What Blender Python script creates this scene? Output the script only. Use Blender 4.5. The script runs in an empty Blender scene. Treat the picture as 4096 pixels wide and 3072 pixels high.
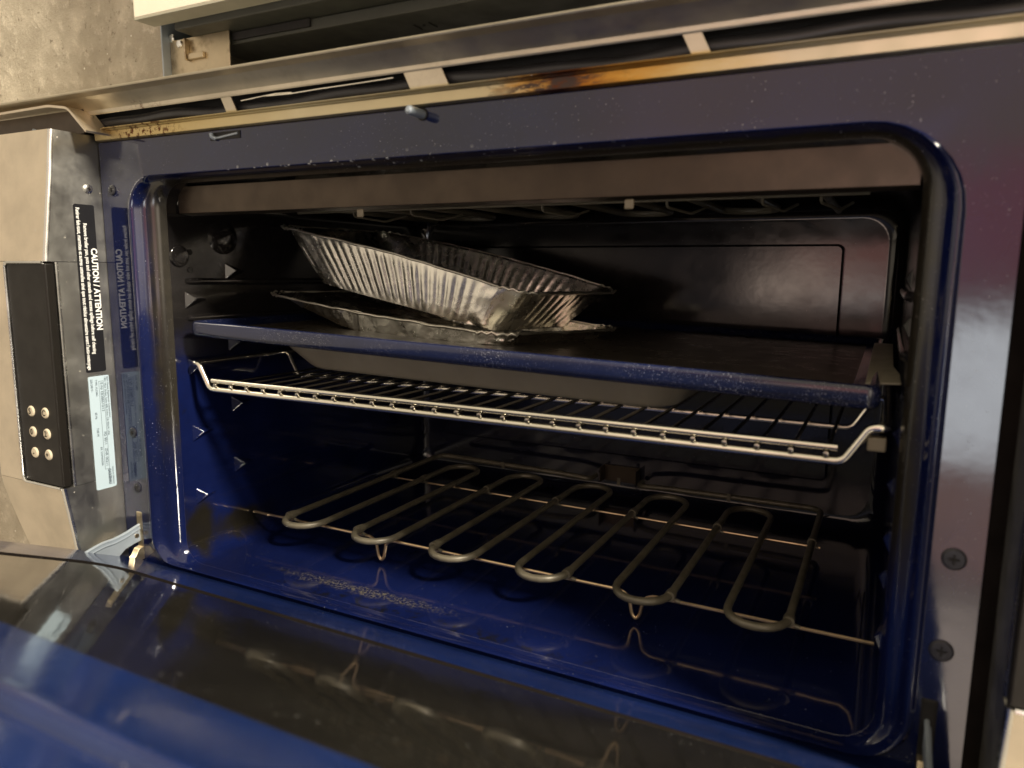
import bpy, bmesh, math, random
from mathutils import Vector, Matrix, noise as mnoise
random.seed(7)
S = bpy.context.scene
COL = S.collection

# ---------------------------------------------------------------- camera
cam_d = bpy.data.cameras.new('camera'); cam = bpy.data.objects.new('camera', cam_d); COL.objects.link(cam)
S.camera = cam
cx = Vector((0.88976829, 0.45631187, 0.00958485))
fw = Vector((-0.44964529, 0.87998528, -0.1531177))
up = Vector((-0.07830395, 0.1319295, 0.98816147))
m = Matrix((cx, up, -fw)).transposed().to_4x4(); m.translation = Vector((0.69948742, -0.47521671, -0.1191536))
cam.matrix_world = m
cam_d.sensor_width = 36.0; cam_d.lens = 731.86 * 36 / 1024
cam_d.clip_start = 0.005; cam_d.clip_end = 50
cam_d.dof.use_dof = True; cam_d.dof.focus_distance = 0.80; cam_d.dof.aperture_fstop = 7.0

# ---------------------------------------------------------------- world
W = bpy.data.worlds.new('World'); S.world = W; W.use_nodes = True
nt = W.node_tree; nt.nodes.clear()
def N(t, typ, **kw):
    n = t.nodes.new(typ)
    for k, v in kw.items(): setattr(n, k, v)
    return n
wo = N(nt, 'ShaderNodeOutputWorld'); bg = N(nt, 'ShaderNodeBackground'); nt.links.new(bg.outputs[0], wo.inputs[0])
tc = N(nt, 'ShaderNodeTexCoord')
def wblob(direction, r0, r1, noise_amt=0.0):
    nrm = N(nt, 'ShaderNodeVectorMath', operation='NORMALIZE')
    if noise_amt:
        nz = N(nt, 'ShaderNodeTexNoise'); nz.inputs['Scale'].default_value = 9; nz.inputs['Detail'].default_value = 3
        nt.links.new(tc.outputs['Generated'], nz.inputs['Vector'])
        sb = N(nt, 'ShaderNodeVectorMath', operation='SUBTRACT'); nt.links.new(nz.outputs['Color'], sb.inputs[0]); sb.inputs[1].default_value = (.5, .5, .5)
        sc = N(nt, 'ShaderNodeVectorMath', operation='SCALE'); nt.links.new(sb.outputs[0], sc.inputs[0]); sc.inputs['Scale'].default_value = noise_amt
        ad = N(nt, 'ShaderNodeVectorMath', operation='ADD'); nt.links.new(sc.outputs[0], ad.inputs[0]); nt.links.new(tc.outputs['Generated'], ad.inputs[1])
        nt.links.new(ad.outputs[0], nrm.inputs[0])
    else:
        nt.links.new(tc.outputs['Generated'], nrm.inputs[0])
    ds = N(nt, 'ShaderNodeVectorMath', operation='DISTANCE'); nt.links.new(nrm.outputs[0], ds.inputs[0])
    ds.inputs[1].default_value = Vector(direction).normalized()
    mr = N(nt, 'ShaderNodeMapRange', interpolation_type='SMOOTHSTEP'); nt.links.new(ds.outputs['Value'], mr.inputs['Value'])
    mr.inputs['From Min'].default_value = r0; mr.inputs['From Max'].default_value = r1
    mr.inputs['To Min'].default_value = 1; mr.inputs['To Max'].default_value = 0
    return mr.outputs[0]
def wmix(prev, fac, colour):
    mx = N(nt, 'ShaderNodeMix', data_type='RGBA')
    nt.links.new(fac, mx.inputs['Factor'])
    if isinstance(prev, tuple): mx.inputs['A'].default_value = prev + (1,)
    else: nt.links.new(prev, mx.inputs['A'])
    mx.inputs['B'].default_value = colour + (1,)
    return mx.outputs['Result']
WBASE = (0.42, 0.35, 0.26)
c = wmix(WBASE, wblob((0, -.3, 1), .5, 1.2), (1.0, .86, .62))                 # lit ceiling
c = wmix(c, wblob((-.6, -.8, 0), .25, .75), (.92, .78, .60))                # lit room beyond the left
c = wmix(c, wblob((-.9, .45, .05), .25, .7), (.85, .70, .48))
c = wmix(c, wblob((0, -.55, -.85), .3, .9), (.95, .78, .54))  # pale floor in front of the oven
c = wmix(c, wblob((.55, -.82, .15), .12, .32), (2.8, 2.4, 1.9))             # unseen glow added to put highlights on the column and lip edges                
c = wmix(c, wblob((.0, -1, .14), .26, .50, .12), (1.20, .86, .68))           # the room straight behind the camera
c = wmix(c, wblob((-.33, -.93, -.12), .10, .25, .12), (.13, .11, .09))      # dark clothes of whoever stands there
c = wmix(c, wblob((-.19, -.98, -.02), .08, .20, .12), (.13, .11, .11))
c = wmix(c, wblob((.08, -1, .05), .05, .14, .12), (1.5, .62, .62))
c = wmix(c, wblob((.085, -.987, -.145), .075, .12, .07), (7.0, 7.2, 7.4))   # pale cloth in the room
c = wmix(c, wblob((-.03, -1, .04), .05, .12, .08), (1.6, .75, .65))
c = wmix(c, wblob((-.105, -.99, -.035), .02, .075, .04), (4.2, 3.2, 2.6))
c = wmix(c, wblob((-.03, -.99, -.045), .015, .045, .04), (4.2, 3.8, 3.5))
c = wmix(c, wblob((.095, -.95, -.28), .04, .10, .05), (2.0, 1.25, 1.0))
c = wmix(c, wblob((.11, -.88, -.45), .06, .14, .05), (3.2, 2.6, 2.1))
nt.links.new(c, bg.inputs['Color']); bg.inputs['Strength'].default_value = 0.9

# ---------------------------------------------------------------- lamps
def area(name, loc, tgt, size, power, colour):
    l = bpy.data.lights.new(name, 'AREA'); l.shape = 'DISK'; l.size = size; l.energy = power; l.color = colour
    o = bpy.data.objects.new(name, l); COL.objects.link(o); o.location = loc
    o.rotation_euler = (Vector(tgt) - Vector(loc)).to_track_quat('-Z', 'Y').to_euler()
    return o
area('ceiling_lamp', (1.75, -.46, 1.02), (.3, 0, -.3), .26, 105, (1, .90, .74))


S.view_settings.view_transform = 'Standard'; S.view_settings.look = 'None'
S.view_settings.exposure = 0; S.view_settings.gamma = 1
S.render.engine = 'CYCLES'

# ================================================================ materials
def new_mat(name):
    mt = bpy.data.materials.new(name); mt.use_nodes = True
    t = mt.node_tree; b = t.nodes['Principled BSDF']
    return mt, t, b
def pos(t):
    g = N(t, 'ShaderNodeNewGeometry'); return g.outputs['Position']
def noise(t, scale, detail=3, rough=.5, vec=None, stretch=None):
    nz = N(t, 'ShaderNodeTexNoise'); nz.inputs['Scale'].default_value = scale
    nz.inputs['Detail'].default_value = detail; nz.inputs['Roughness'].default_value = rough
    v = vec if vec is not None else pos(t)
    if stretch:
        mp = N(t, 'ShaderNodeMapping'); mp.inputs['Scale'].default_value = stretch; t.links.new(v, mp.inputs['Vector']); v = mp.outputs[0]
    t.links.new(v, nz.inputs['Vector']); return nz
def rng(t, val, a, b, c0=0., c1=1., smooth=True):
    mr = N(t, 'ShaderNodeMapRange'); mr.interpolation_type = 'SMOOTHSTEP' if smooth else 'LINEAR'
    t.links.new(val, mr.inputs['Value'])
    for k, v in zip(('From Min', 'From Max', 'To Min', 'To Max'), (a, b, c0, c1)): mr.inputs[k].default_value = v
    return mr.outputs[0]
def mth(t, op, a, b):
    n = N(t, 'ShaderNodeMath', operation=op)
    for i, v in enumerate((a, b)):
        if isinstance(v, (int, float)): n.inputs[i].default_value = v
        else: t.links.new(v, n.inputs[i])
    return n.outputs[0]
def mixc(t, fac, a, b):
    mx = N(t, 'ShaderNodeMix', data_type='RGBA')
    if isinstance(fac, (int, float)): mx.inputs['Factor'].default_value = fac
    else: t.links.new(fac, mx.inputs['Factor'])
    for k, v in (('A', a), ('B', b)):
        if isinstance(v, tuple): mx.inputs[k].default_value = v + (1,)
        else: t.links.new(v, mx.inputs[k])
    return mx.outputs['Result']
def bump(t, b, height, strength=.3, dist=.001):
    bp = N(t, 'ShaderNodeBump'); bp.inputs['Strength'].default_value = strength; bp.inputs['Distance'].default_value = dist
    t.links.new(height, bp.inputs['Height']); t.links.new(bp.outputs[0], b.inputs['Normal'])
def specks(t, scale, size, density):
    """small crumbs: a voronoi cell centre here and there"""
    vo = N(t, 'ShaderNodeTexVoronoi'); vo.inputs['Scale'].default_value = scale; t.links.new(pos(t), vo.inputs['Vector'])
    d = rng(t, vo.outputs['Distance'], size * .6, size, 1, 0)
    sep = N(t, 'ShaderNodeSeparateColor'); t.links.new(vo.outputs['Color'], sep.inputs[0])
    pick = rng(t, sep.outputs[0], density, density + .001, 1, 0)
    return mth(t, 'MULTIPLY', d, pick)
def blobm(t, centre, r0, r1, scale=(1, 1, 1), wob=.01, wscale=40):
    nz = noise(t, wscale, 4, .6)
    sb = N(t, 'ShaderNodeVectorMath', operation='SUBTRACT'); t.links.new(nz.outputs['Color'], sb.inputs[0]); sb.inputs[1].default_value = (.5, .5, .5)
    sc = N(t, 'ShaderNodeVectorMath', operation='SCALE'); t.links.new(sb.outputs[0], sc.inputs[0]); sc.inputs['Scale'].default_value = wob * 2
    ad = N(t, 'ShaderNodeVectorMath', operation='ADD'); t.links.new(sc.outputs[0], ad.inputs[0]); t.links.new(pos(t), ad.inputs[1])
    su = N(t, 'ShaderNodeVectorMath', operation='SUBTRACT'); t.links.new(ad.outputs[0], su.inputs[0]); su.inputs[1].default_value = centre
    mu = N(t, 'ShaderNodeVectorMath', operation='MULTIPLY'); t.links.new(su.outputs[0], mu.inputs[0]); mu.inputs[1].default_value = scale
    ln = N(t, 'ShaderNodeVectorMath', operation='LENGTH'); t.links.new(mu.outputs[0], ln.inputs[0])
    return rng(t, ln.outputs['Value'], r0, r1, 1, 0)
COBALT = (.0045, .0085, .050)
SOOT = (.009, .008, .006)
def enamel(name, soot='none', speck=(420, .17, .10), rough=.07, base=COBALT, spec_col=(.42, .42, .42)):
    mt, t, b = new_mat(name)
    big = noise(t, 14, 3)
    col = mixc(t, rng(t, big.outputs['Fac'], .35, .7), base, tuple(x * .72 for x in base))
    ro = rng(t, noise(t, 35, 4, .6).outputs['Fac'], .3, .75, rough * .7, rough * 1.8, False)
    if soot == 'cavity':
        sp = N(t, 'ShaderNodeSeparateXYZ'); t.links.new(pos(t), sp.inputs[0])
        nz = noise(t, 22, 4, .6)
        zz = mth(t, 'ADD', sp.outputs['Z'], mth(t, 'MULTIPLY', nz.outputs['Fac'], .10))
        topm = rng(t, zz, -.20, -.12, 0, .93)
        m1 = blobm(t, (.07, .035, -.392), .012, .030, (1, 1, .8), .016, 45)
        m2 = blobm(t, (.085, .085, -.398), .014, .034, (1, .45, 1.6), .012, 45)
        m3 = blobm(t, (.052, .008, -.375), .008, .03, (1, 1, .8), .012, 45)
        m4 = blobm(t, (.062, .012, -.27), .006, .012, (1, 1, .10), .006, 60)
        m5 = blobm(t, (.27, .045, -.419), .003, .018, (.13, 1.6, 1), .010, 70)
        m5 = mth(t, 'MULTIPLY', m5, rng(t, noise(t, 380, 4, .75).outputs['Fac'], .46, .58))
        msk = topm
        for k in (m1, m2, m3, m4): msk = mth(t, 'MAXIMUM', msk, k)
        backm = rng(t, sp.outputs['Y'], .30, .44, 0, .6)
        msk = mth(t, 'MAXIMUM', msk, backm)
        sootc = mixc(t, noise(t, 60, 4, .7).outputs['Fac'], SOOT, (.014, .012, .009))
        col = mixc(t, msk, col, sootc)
        grit = mixc(t, noise(t, 300, 3).outputs['Fac'], (.015, .015, .012), (.15, .13, .09))
        col = mixc(t, m5, col, grit)
        m6 = mth(t, 'MULTIPLY', blobm(t, (.34, .022, -.420), .004, .020, (.07, 1.2, 1), .012, 50), rng(t, noise(t, 120, 5, .75).outputs['Fac'], .50, .58))
        m7 = mth(t, 'MULTIPLY', rng(t, noise(t, 55, 5, .7).outputs['Fac'], .60, .70), rng(t, sp.outputs['Y'], .12, .02))
        col = mixc(t, mth(t, 'MAXIMUM', m6, mth(t, 'MULTIPLY', m7, .7)), col, (.006, .006, .008))
        ro = mth(t, 'ADD', ro, mth(t, 'MULTIPLY', msk, .05)); ro = mth(t, 'ADD', ro, mth(t, 'MULTIPLY', m5, .4))
    if soot == 'frame':
        sp = N(t, 'ShaderNodeSeparateXYZ'); t.links.new(pos(t), sp.inputs[0])
        # burnt-on band that follows the rolled lip of the opening's top and the upper corners
        y = mth(t, 'ADD', sp.outputs['Y'], mth(t, 'MULTIPLY', noise(t, 45, 4, .6).outputs['Fac'], .006))
        band = mth(t, 'MULTIPLY', rng(t, y, .0055, .012), rng(t, sp.outputs['Z'], -.33, -.26))
        drip = blobm(t, (.30, .004, -.040), .002, .012, (.05, 1, 1), .006, 90)
        msk = mth(t, 'MAXIMUM', band, mth(t, 'MULTIPLY', drip, .7))
        col = mixc(t, msk, col, mixc(t, noise(t, 90, 4, .7).outputs['Fac'], (.009, .008, .007), (.026, .022, .015)))
        flk = mth(t, 'MULTIPLY', specks(t, 230, .42, .16), blobm(t, (.33, .001, -.0375), .003, .010, (.035, 1, 1), .006, 60))
        col = mixc(t, flk, col, (.35, .36, .36))
        dots = specks(t, 75, .13, .08)
        dots = mth(t, 'MULTIPLY', dots, rng(t, sp.outputs['X'], .03, .06, 1, 0))
        col = mixc(t, dots, col, (.004, .004, .012))
        ro = mth(t, 'ADD', ro, mth(t, 'MULTIPLY', msk, .12))
    if speck:
        s1 = specks(t, *speck)
        s2 = specks(t, speck[0] * 2.6, speck[1] * 1.2, speck[2] * .8)
        sm = mth(t, 'MULTIPLY', mth(t, 'MAXIMUM', s1, s2), rng(t, noise(t, 16, 5, .6).outputs['Fac'], .38, .66))
        col = mixc(t, sm, col, spec_col)
        ro = mth(t, 'ADD', ro, mth(t, 'MULTIPLY', sm, .4))
    t.links.new(col, b.inputs['Base Color']); t.links.new(ro, b.inputs['Roughness'])
    b.inputs['IOR'].default_value = 1.62
    hz = noise(t, 28, 3); hz2 = noise(t, 420, 2)
    h = mth(t, 'ADD', hz.outputs['Fac'], mth(t, 'MULTIPLY', hz2.outputs['Fac'], .03))
    bump(t, b, h, .12, .0012)
    return mt
def metal(name, colour, rough, grain=None, stain=None, rvar=.08, bmp=.05, dirt=0.):
    mt, t, b = new_mat(name)
    b.inputs['Metallic'].default_value = 1
    nz = noise(t, 18, 5, .6)
    col = mixc(t, rng(t, nz.outputs['Fac'], .3, .75), colour, tuple(x * .78 for x in colour))
    if grain: gz = noise(t, 60, 3, .6, stretch=grain); col = mixc(t, rng(t, gz.outputs['Fac'], .3, .8, 0, .35), col, tuple(x * .6 for x in colour))
    if dirt:
        dm = mth(t, 'MULTIPLY', rng(t, noise(t, 30, 5, .7).outputs['Fac'], .5, .72), dirt)
        col = mixc(t, dm, col, (.13, .08, .035))
    crust = None
    if stain == 'trim':
        sp = N(t, 'ShaderNodeSeparateXYZ'); t.links.new(pos(t), sp.inputs[0])
        x = mth(t, 'ADD', sp.outputs['X'], mth(t, 'MULTIPLY', mth(t, 'SUBTRACT', noise(t, 45, 4, .7, stretch=(.5, 1, 3.0)).outputs['Fac'], .68), .085))
        cr = N(t, 'ShaderNodeValToRGB'); t.links.new(x, cr.inputs[0])
        e = cr.color_ramp.elements
        stops = [(.0, (.62, .50, .27)), (.10, (.60, .47, .22)), (.25, (.66, .58, .38)), (.425, (.64, .55, .34)), (.452, (.62, .36, .10)), (.468, (.13, .045, .022)),
                 (.485, (.15, .05, .02)), (.50, (.42, .17, .03)), (.53, (.62, .34, .07)), (.57, (.66, .50, .22)), (.62, (.68, .60, .42)), (1, (.7, .62, .46))]
        e[0].position = stops[0][0]; e[0].color = stops[0][1] + (1,); e[1].position = 1; e[1].color = stops[-1][1] + (1,)
        for p, cc in stops[1:-1]:
            q = e.new(p); q.color = cc + (1,)
        low = rng(t, sp.outputs['Z'], .0105, .013, 1, 0)
        col = mixc(t, low, col, cr.outputs[0])
        crust = mth(t, 'MULTIPLY', mth(t, 'MULTIPLY', blobm(t, (.487, -.006, .005), .012, .05, (.8, 1, 1), .03, 60), low), rng(t, noise(t, 240, 5, .75, stretch=(.25, 1, 1)).outputs['Fac'], .47, .56))
        col = mixc(t, crust, col, (.05, .022, .012))
        rust = mth(t, 'MULTIPLY', blobm(t, (.075, -.006, .004), .01, .03, (.5, 1, 1), .02, 60), rng(t, noise(t, 160, 4, .7).outputs['Fac'], .5, .58))
        col = mixc(t, rust, col, (.12, .04, .015))
    sk = specks(t, 120, .09, .06)
    col = mixc(t, sk, col, (.75, .7, .6))
    met = mth(t, 'SUBTRACT', 1, mth(t, 'MAXIMUM', sk, crust) if crust is not None else sk); t.links.new(met, b.inputs['Metallic'])
    t.links.new(col, b.inputs['Base Color'])
    r = rng(t, noise(t, 40, 4, .6).outputs['Fac'], .3, .75, rough - rvar, rough + rvar, False)
    t.links.new(r, b.inputs['Roughness'])
    if bmp: bump(t, b, noise(t, 20, 3).outputs['Fac'], bmp, .002)
    return mt
def paint(name, colour, rough=.45, var=.15, spec=.5, bmp=0., scale=25):
    mt, t, b = new_mat(name)
    nz = noise(t, scale, 4, .6)
    t.links.new(mixc(t, rng(t, nz.outputs['Fac'], .3, .7), colour, tuple(x * (1 - var) for x in colour)), b.inputs['Base Color'])
    t.links.new(rng(t, noise(t, scale * 2, 3).outputs['Fac'], .3, .7, rough * .85, min(1, rough * 1.15), False), b.inputs['Roughness'])
    b.inputs['Specular IOR Level'].default_value = spec
    if bmp: bump(t, b, noise(t, 180, 4, .6).outputs['Fac'], bmp, .001)
    return mt
M_FRAME = enamel('frame_enamel', 'frame')
M_CAV = enamel('cavity_enamel', 'cavity', (330, .14, .08))
M_DOOR = enamel('door_enamel', 'none', (480, .15, .10), .09, (.008, .018, .074))
M_TRAY = enamel('tray_enamel', 'none', (620, .22, .42), .10, (.006, .010, .040), (.32, .32, .34))
M_STEEL = metal('brushed_steel', (.58, .57, .53), .40, (1, 1, .06), bmp=.04)
M_FRONT = metal('warm_steel_front', (.86, .76, .60), .45, None, bmp=.03, rvar=.05)
M_TRIM = metal('trim_steel', (.74, .67, .53), .44, (.05, 1, 1), 'trim', bmp=.05, dirt=.18)
M_CHROME = metal('chrome_wire', (.95, .90, .78), .20, bmp=0, rvar=.05)
M_GALV = paint('galvanised_steel', (.40, .46, .52), .38, .25, .9, .1)
M_GALV.node_tree.nodes['Principled BSDF'].inputs['Metallic'].default_value = .45
M_RUST = metal('stained_steel', (.62, .52, .36), .38, bmp=.15, dirt=.9)
M_CHROMED = metal('rack_wire_chrome', (.42, .40, .36), .18, bmp=0, rvar=.05)
M_WIRE = metal('bronze_wire', (.78, .58, .38), .36, bmp=0, dirt=.4)
M_FOIL = metal('aluminium_foil', (.95, .92, .84), .27, bmp=.0, rvar=.07)
def foil_bump(mt, crumple):
    t, b = mt.node_tree, mt.node_tree.nodes['Principled BSDF']
    wv = noise(t, 30, 3, .5)
    h = mth(t, 'MULTIPLY', wv.outputs['Fac'], .5)
    for sc_, am in ((55, .5), (130, .22)):
        vo = N(t, 'ShaderNodeTexVoronoi'); vo.inputs['Scale'].default_value = sc_
        ad = N(t, 'ShaderNodeVectorMath', operation='ADD'); t.links.new(pos(t), ad.inputs[0])
        s3 = N(t, 'ShaderNodeVectorMath', operation='SCALE'); t.links.new(wv.outputs['Color'], s3.inputs[0]); s3.inputs['Scale'].default_value = .02
        t.links.new(s3.outputs[0], ad.inputs[1]); t.links.new(ad.outputs[0], vo.inputs['Vector'])
        h = mth(t, 'ADD', h, mth(t, 'MULTIPLY', vo.outputs['Distance'], am))
    bump(t, b, h, crumple, .006)
M_FOILC = metal('crumpled_foil', (.96, .93, .84), .27, bmp=0, rvar=.05)
foil_bump(M_FOIL, .10); foil_bump(M_FOILC, .38)
M_RIM = metal('foil_rim_metal', (.95, .91, .80), .42, bmp=0)
M_ROD = paint('heating_rod', (.20, .175, .125), .42, .35, .9, .1, 60)
M_ROD.node_tree.nodes['Principled BSDF'].inputs['Metallic'].default_value = .25
M_SHIELD = paint('sooty_shield', (.080, .060, .043), .33, .25, .6, 0, 30)
M_SHIELD.node_tree.nodes['Principled BSDF'].inputs['Metallic'].default_value = .75
M_BROIL = paint('broil_rod', (.20, .17, .115), .5, .3, .5)
M_GLASS = enamel('black_window_glass', 'none', (220, .13, .16), .045, (.013, .012, .010), (.3, .3, .28))
M_SEAL = paint('dark_seal', (.007, .0045, .0035), .85, .4, .12)
M_BLACK = paint('black_control_glass', (.012, .010, .008), .42, .3, .28)
M_BLACKBAND = paint('black_plastic', (.03, .03, .032), .35, .3)
M_LABELB = paint('black_label', (.012, .012, .014), .35, .2)
M_LABELW = paint('pale_blue_label', (.43, .54, .61), .5, .06, .4)
M_INK = paint('label_ink', (.10, .13, .16), .6, .1)
M_WHITEINK = paint('white_ink', (.75, .75, .72), .6, .05)
M_BUTTON = paint('button_ivory', (.62, .54, .40), .5, .1)
M_CREAM = paint('cream_panel', (.88, .83, .66), .4, .05)
M_EDGE = paint('panel_edge', (.42, .40, .31), .5, .1)
M_GREY = paint('grey_board', (.050, .052, .042), .55, .12)
M_DARK = paint('dark_recess', (.010, .009, .008), .7, .2)
M_PAN = paint('dull_grey_pan', (.30, .27, .20), .38, .12, .7)
M_SCREW = paint('dark_screw', (.018, .018, .026), .42, .2, .5)
M_SCREWS = metal('bright_steel', (.85, .84, .80), .27, bmp=0)
M_TFLOOR = paint('stained_tray_floor', (.040, .032, .022), .30, .4, .8, .03, 30)
# concrete
M_CONC, t_, b_ = new_mat('concrete')
n1 = noise(t_, 18, 6, .65); n2 = noise(t_, 75, 6, .75)
c_ = mixc(t_, rng(t_, n1.outputs['Fac'], .35, .68), (.38, .335, .25), (.53, .475, .365))
c_ = mixc(t_, rng(t_, n2.outputs['Fac'], .50, .78, 0, .75), c_, (.78, .71, .56))
c_ = mixc(t_, rng(t_, noise(t_, 130, 4, .7).outputs['Fac'], .60, .72, 0, .7), c_, (.15, .12, .08))
c_ = mixc(t_, specks(t_, 110, .14, .10), c_, (.75, .72, .62))
t_.links.new(c_, b_.inputs['Base Color']); b_.inputs['Roughness'].default_value = .85
bump(t_, b_, n2.outputs['Fac'], .4, .01)

# ================================================================ mesh helpers
def obj(name, bm, mat, parent=None, smooth=True, bevel=0, seg=2, angle=35, wn=True, **props):
    me = bpy.data.meshes.new(name)
    bmesh.ops.recalc_face_normals(bm, faces=bm.faces)
    bm.to_mesh(me); bm.free()
    for mm in (mat if isinstance(mat, (list, tuple)) else [mat]): me.materials.append(mm)
    o = bpy.data.objects.new(name, me); COL.objects.link(o)
    if parent: o.parent = parent
    if smooth:
        for p in me.polygons: p.use_smooth = True
        try: me.set_sharp_from_angle(angle=math.radians(angle))
        except Exception: pass
    if bevel:
        md = o.modifiers.new('bevel', 'BEVEL'); md.width = bevel; md.segments = seg; md.limit_method = 'ANGLE'; md.angle_limit = math.radians(40)
        md.harden_normals = False
    if smooth and wn:
        md = o.modifiers.new('wn', 'WEIGHTED_NORMAL'); md.keep_sharp = True; md.weight = 60
    for k, v in props.items(): o[k] = v
    return o
def thing(name, label, cat, loc=(0, 0, 0), group=None):
    o = bpy.data.objects.new(name, None); COL.objects.link(o); o.location = loc; o.empty_display_size = .02
    o['label'] = label; o['category'] = cat
    if group: o['group'] = group
    return o
def tag(o, label, cat):
    o['label'] = label; o['category'] = cat; return o
def box(bm, x0, x1, y0, y1, z0, z1):
    v = [bm.verts.new((x, y, z)) for x in (x0, x1) for y in (y0, y1) for z in (z0, z1)]
    for f in ((0, 1, 3, 2), (4, 6, 7, 5), (0, 4, 5, 1), (2, 3, 7, 6), (0, 2, 6, 4), (1, 5, 7, 3)): bm.faces.new([v[i] for i in f])
    return bm
def B(): return bmesh.new()
def tube(bm, pts, r, seg=10, cap=True, round_end=False):
    pts = [Vector(p) for p in pts]; n = len(pts); rings = []
    prev = None
    rad = r if isinstance(r, (list, tuple)) else [r] * n
    for i, p in enumerate(pts):
        d = (pts[min(i + 1, n - 1)] - pts[max(i - 1, 0)]).normalized()
        if prev is None:
            a = d.orthogonal().normalized()
        else:
            a = (prev - d * prev.dot(d)).normalized()
        prev = a; bb = d.cross(a)
        rings.append([bm.verts.new(p + (a * math.cos(2 * math.pi * k / seg) + bb * math.sin(2 * math.pi * k / seg)) * rad[i]) for k in range(seg)])
    for i in range(n - 1):
        for k in range(seg):
            bm.faces.new((rings[i][k], rings[i][(k + 1) % seg], rings[i + 1][(k + 1) % seg], rings[i + 1][k]))
    if cap:
        bm.faces.new(list(reversed(rings[0]))); bm.faces.new(rings[-1])
    return bm
def fillet(pts, r, n=6):
    """round the corners of a polyline"""
    pts = [Vector(p) for p in pts]; out = [pts[0]]
    for i in range(1, len(pts) - 1):
        a, b, c2 = pts[i - 1], pts[i], pts[i + 1]
        rr = min(r, (a - b).length * .49, (c2 - b).length * .49)
        p0 = b + (a - b).normalized() * rr; p1 = b + (c2 - b).normalized() * rr
        for k in range(n + 1):
            t = k / n; out.append(p0 * (1 - t) ** 2 + b * 2 * t * (1 - t) + p1 * t * t)
    out.append(pts[-1]); return out
def rrect(x0, x1, z0, z1, r, n=8, m=10):
    """rounded rectangle, always the same number of points in the same order"""
    if not isinstance(r, (tuple, list)): r = (r,) * 4
    P = []
    cs = [(x1 - r[0], z1 - r[0], 0, r[0]), (x0 + r[1], z1 - r[1], 90, r[1]), (x0 + r[2], z0 + r[2], 180, r[2]), (x1 - r[3], z0 + r[3], 270, r[3])]
    for k, (cx_, cz_, a0, rr) in enumerate(cs):
        for i in range(n + 1):
            a = math.radians(a0 + 90 * i / n); P.append((cx_ + rr * math.cos(a), cz_ + rr * math.sin(a)))
        nx = cs[(k + 1) % 4]; a = math.radians(nx[2]); e = (nx[0] + nx[3] * math.cos(a), nx[1] + nx[3] * math.sin(a)); s = P[-1]
        for j in range(1, m): P.append((s[0] + (e[0] - s[0]) * j / m, s[1] + (e[1] - s[1]) * j / m))
    return P
def bridge(bm, r0, r1):
    n = len(r0)
    for k in range(n): bm.faces.new((r0[k], r0[(k + 1) % n], r1[(k + 1) % n], r1[k]))
def prism_x(bm, poly, x0, x1):
    """polygon given in (y, z) extruded along x"""
    a = [bm.verts.new((x0, y, z)) for y, z in poly]; b = [bm.verts.new((x1, y, z)) for y, z in poly]
    bm.faces.new(a); bm.faces.new(list(reversed(b)))
    n = len(poly)
    for k in range(n): bm.faces.new((a[k], a[(k + 1) % n], b[(k + 1) % n], b[k]))
    return bm
def disc_y(bm, x, y, z, r, h, dome=.3, seg=24):
    """screw head facing -y"""
    rings = []
    for rr, yy in ((r, y), (r, y - h * .5), (r * .82, y - h), (r * .3, y - h * (1 + dome * .3))):
        rings.append([bm.verts.new((x + rr * math.cos(2 * math.pi * k / seg), yy, z + rr * math.sin(2 * math.pi * k / seg))) for k in range(seg)])
    for i in range(3): bridge(bm, rings[i], rings[i + 1])
    bm.faces.new(rings[-1]); return bm
def cross_y(bm, x, y, z, s, w):
    box(bm, x - s, x + s, y - .0004, y + .0006, z - w, z + w); box(bm, x - w, x + w, y - .0006, y + .0008, z - s, z + s)
def text_bm(bm, s, size, origin, ex, ey, align='LEFT', width=None, lift=.0002, mat_index=0, bold=0.0):
    """flat lettering added to bm; ex = reading direction, ey = up direction"""
    cu = bpy.data.curves.new('t', 'FONT'); cu.body = s; cu.size = size; cu.align_x = 'LEFT'; cu.align_y = 'CENTER'; cu.offset = bold
    cu.resolution_u = 3
    o = bpy.data.objects.new('t', cu); COL.objects.link(o)
    dg = bpy.context.evaluated_depsgraph_get(); me = bpy.data.meshes.new_from_object(o.evaluated_get(dg))
    xs = [v.co.x for v in me.vertices]; w = max(xs) - min(xs); sx = (width / w) if width else 1.0; x0 = min(xs)
    shift = {'LEFT': 0, 'CENTER': -w * sx / 2}[align]
    ex, ey, og = Vector(ex), Vector(ey), Vector(origin); nz_ = ex.cross(ey)
    vs = [bm.verts.new(og + ex * ((v.co.x - x0) * sx + shift) + ey * v.co.y + nz_ * lift) for v in me.vertices]
    for p in me.polygons:
        try: f = bm.faces.new([vs[i] for i in p.vertices]); f.material_index = mat_index
        except ValueError: pass
    bpy.data.objects.remove(o); bpy.data.curves.remove(cu); bpy.data.meshes.remove(me)
def flat(name, bm, mat, parent, **k):
    """lettering: keep the winding as built"""
    me = bpy.data.meshes.new(name); bm.to_mesh(me); bm.free(); me.materials.append(mat)
    o = bpy.data.objects.new(name, me); COL.objects.link(o); o.parent = parent
    for a, v in k.items(): o[a] = v
    return o

# ================================================================ the oven
OV = thing('oven', 'blue enamelled built-in oven with its door hanging open, steel sides and dirty cavity', 'oven')

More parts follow.
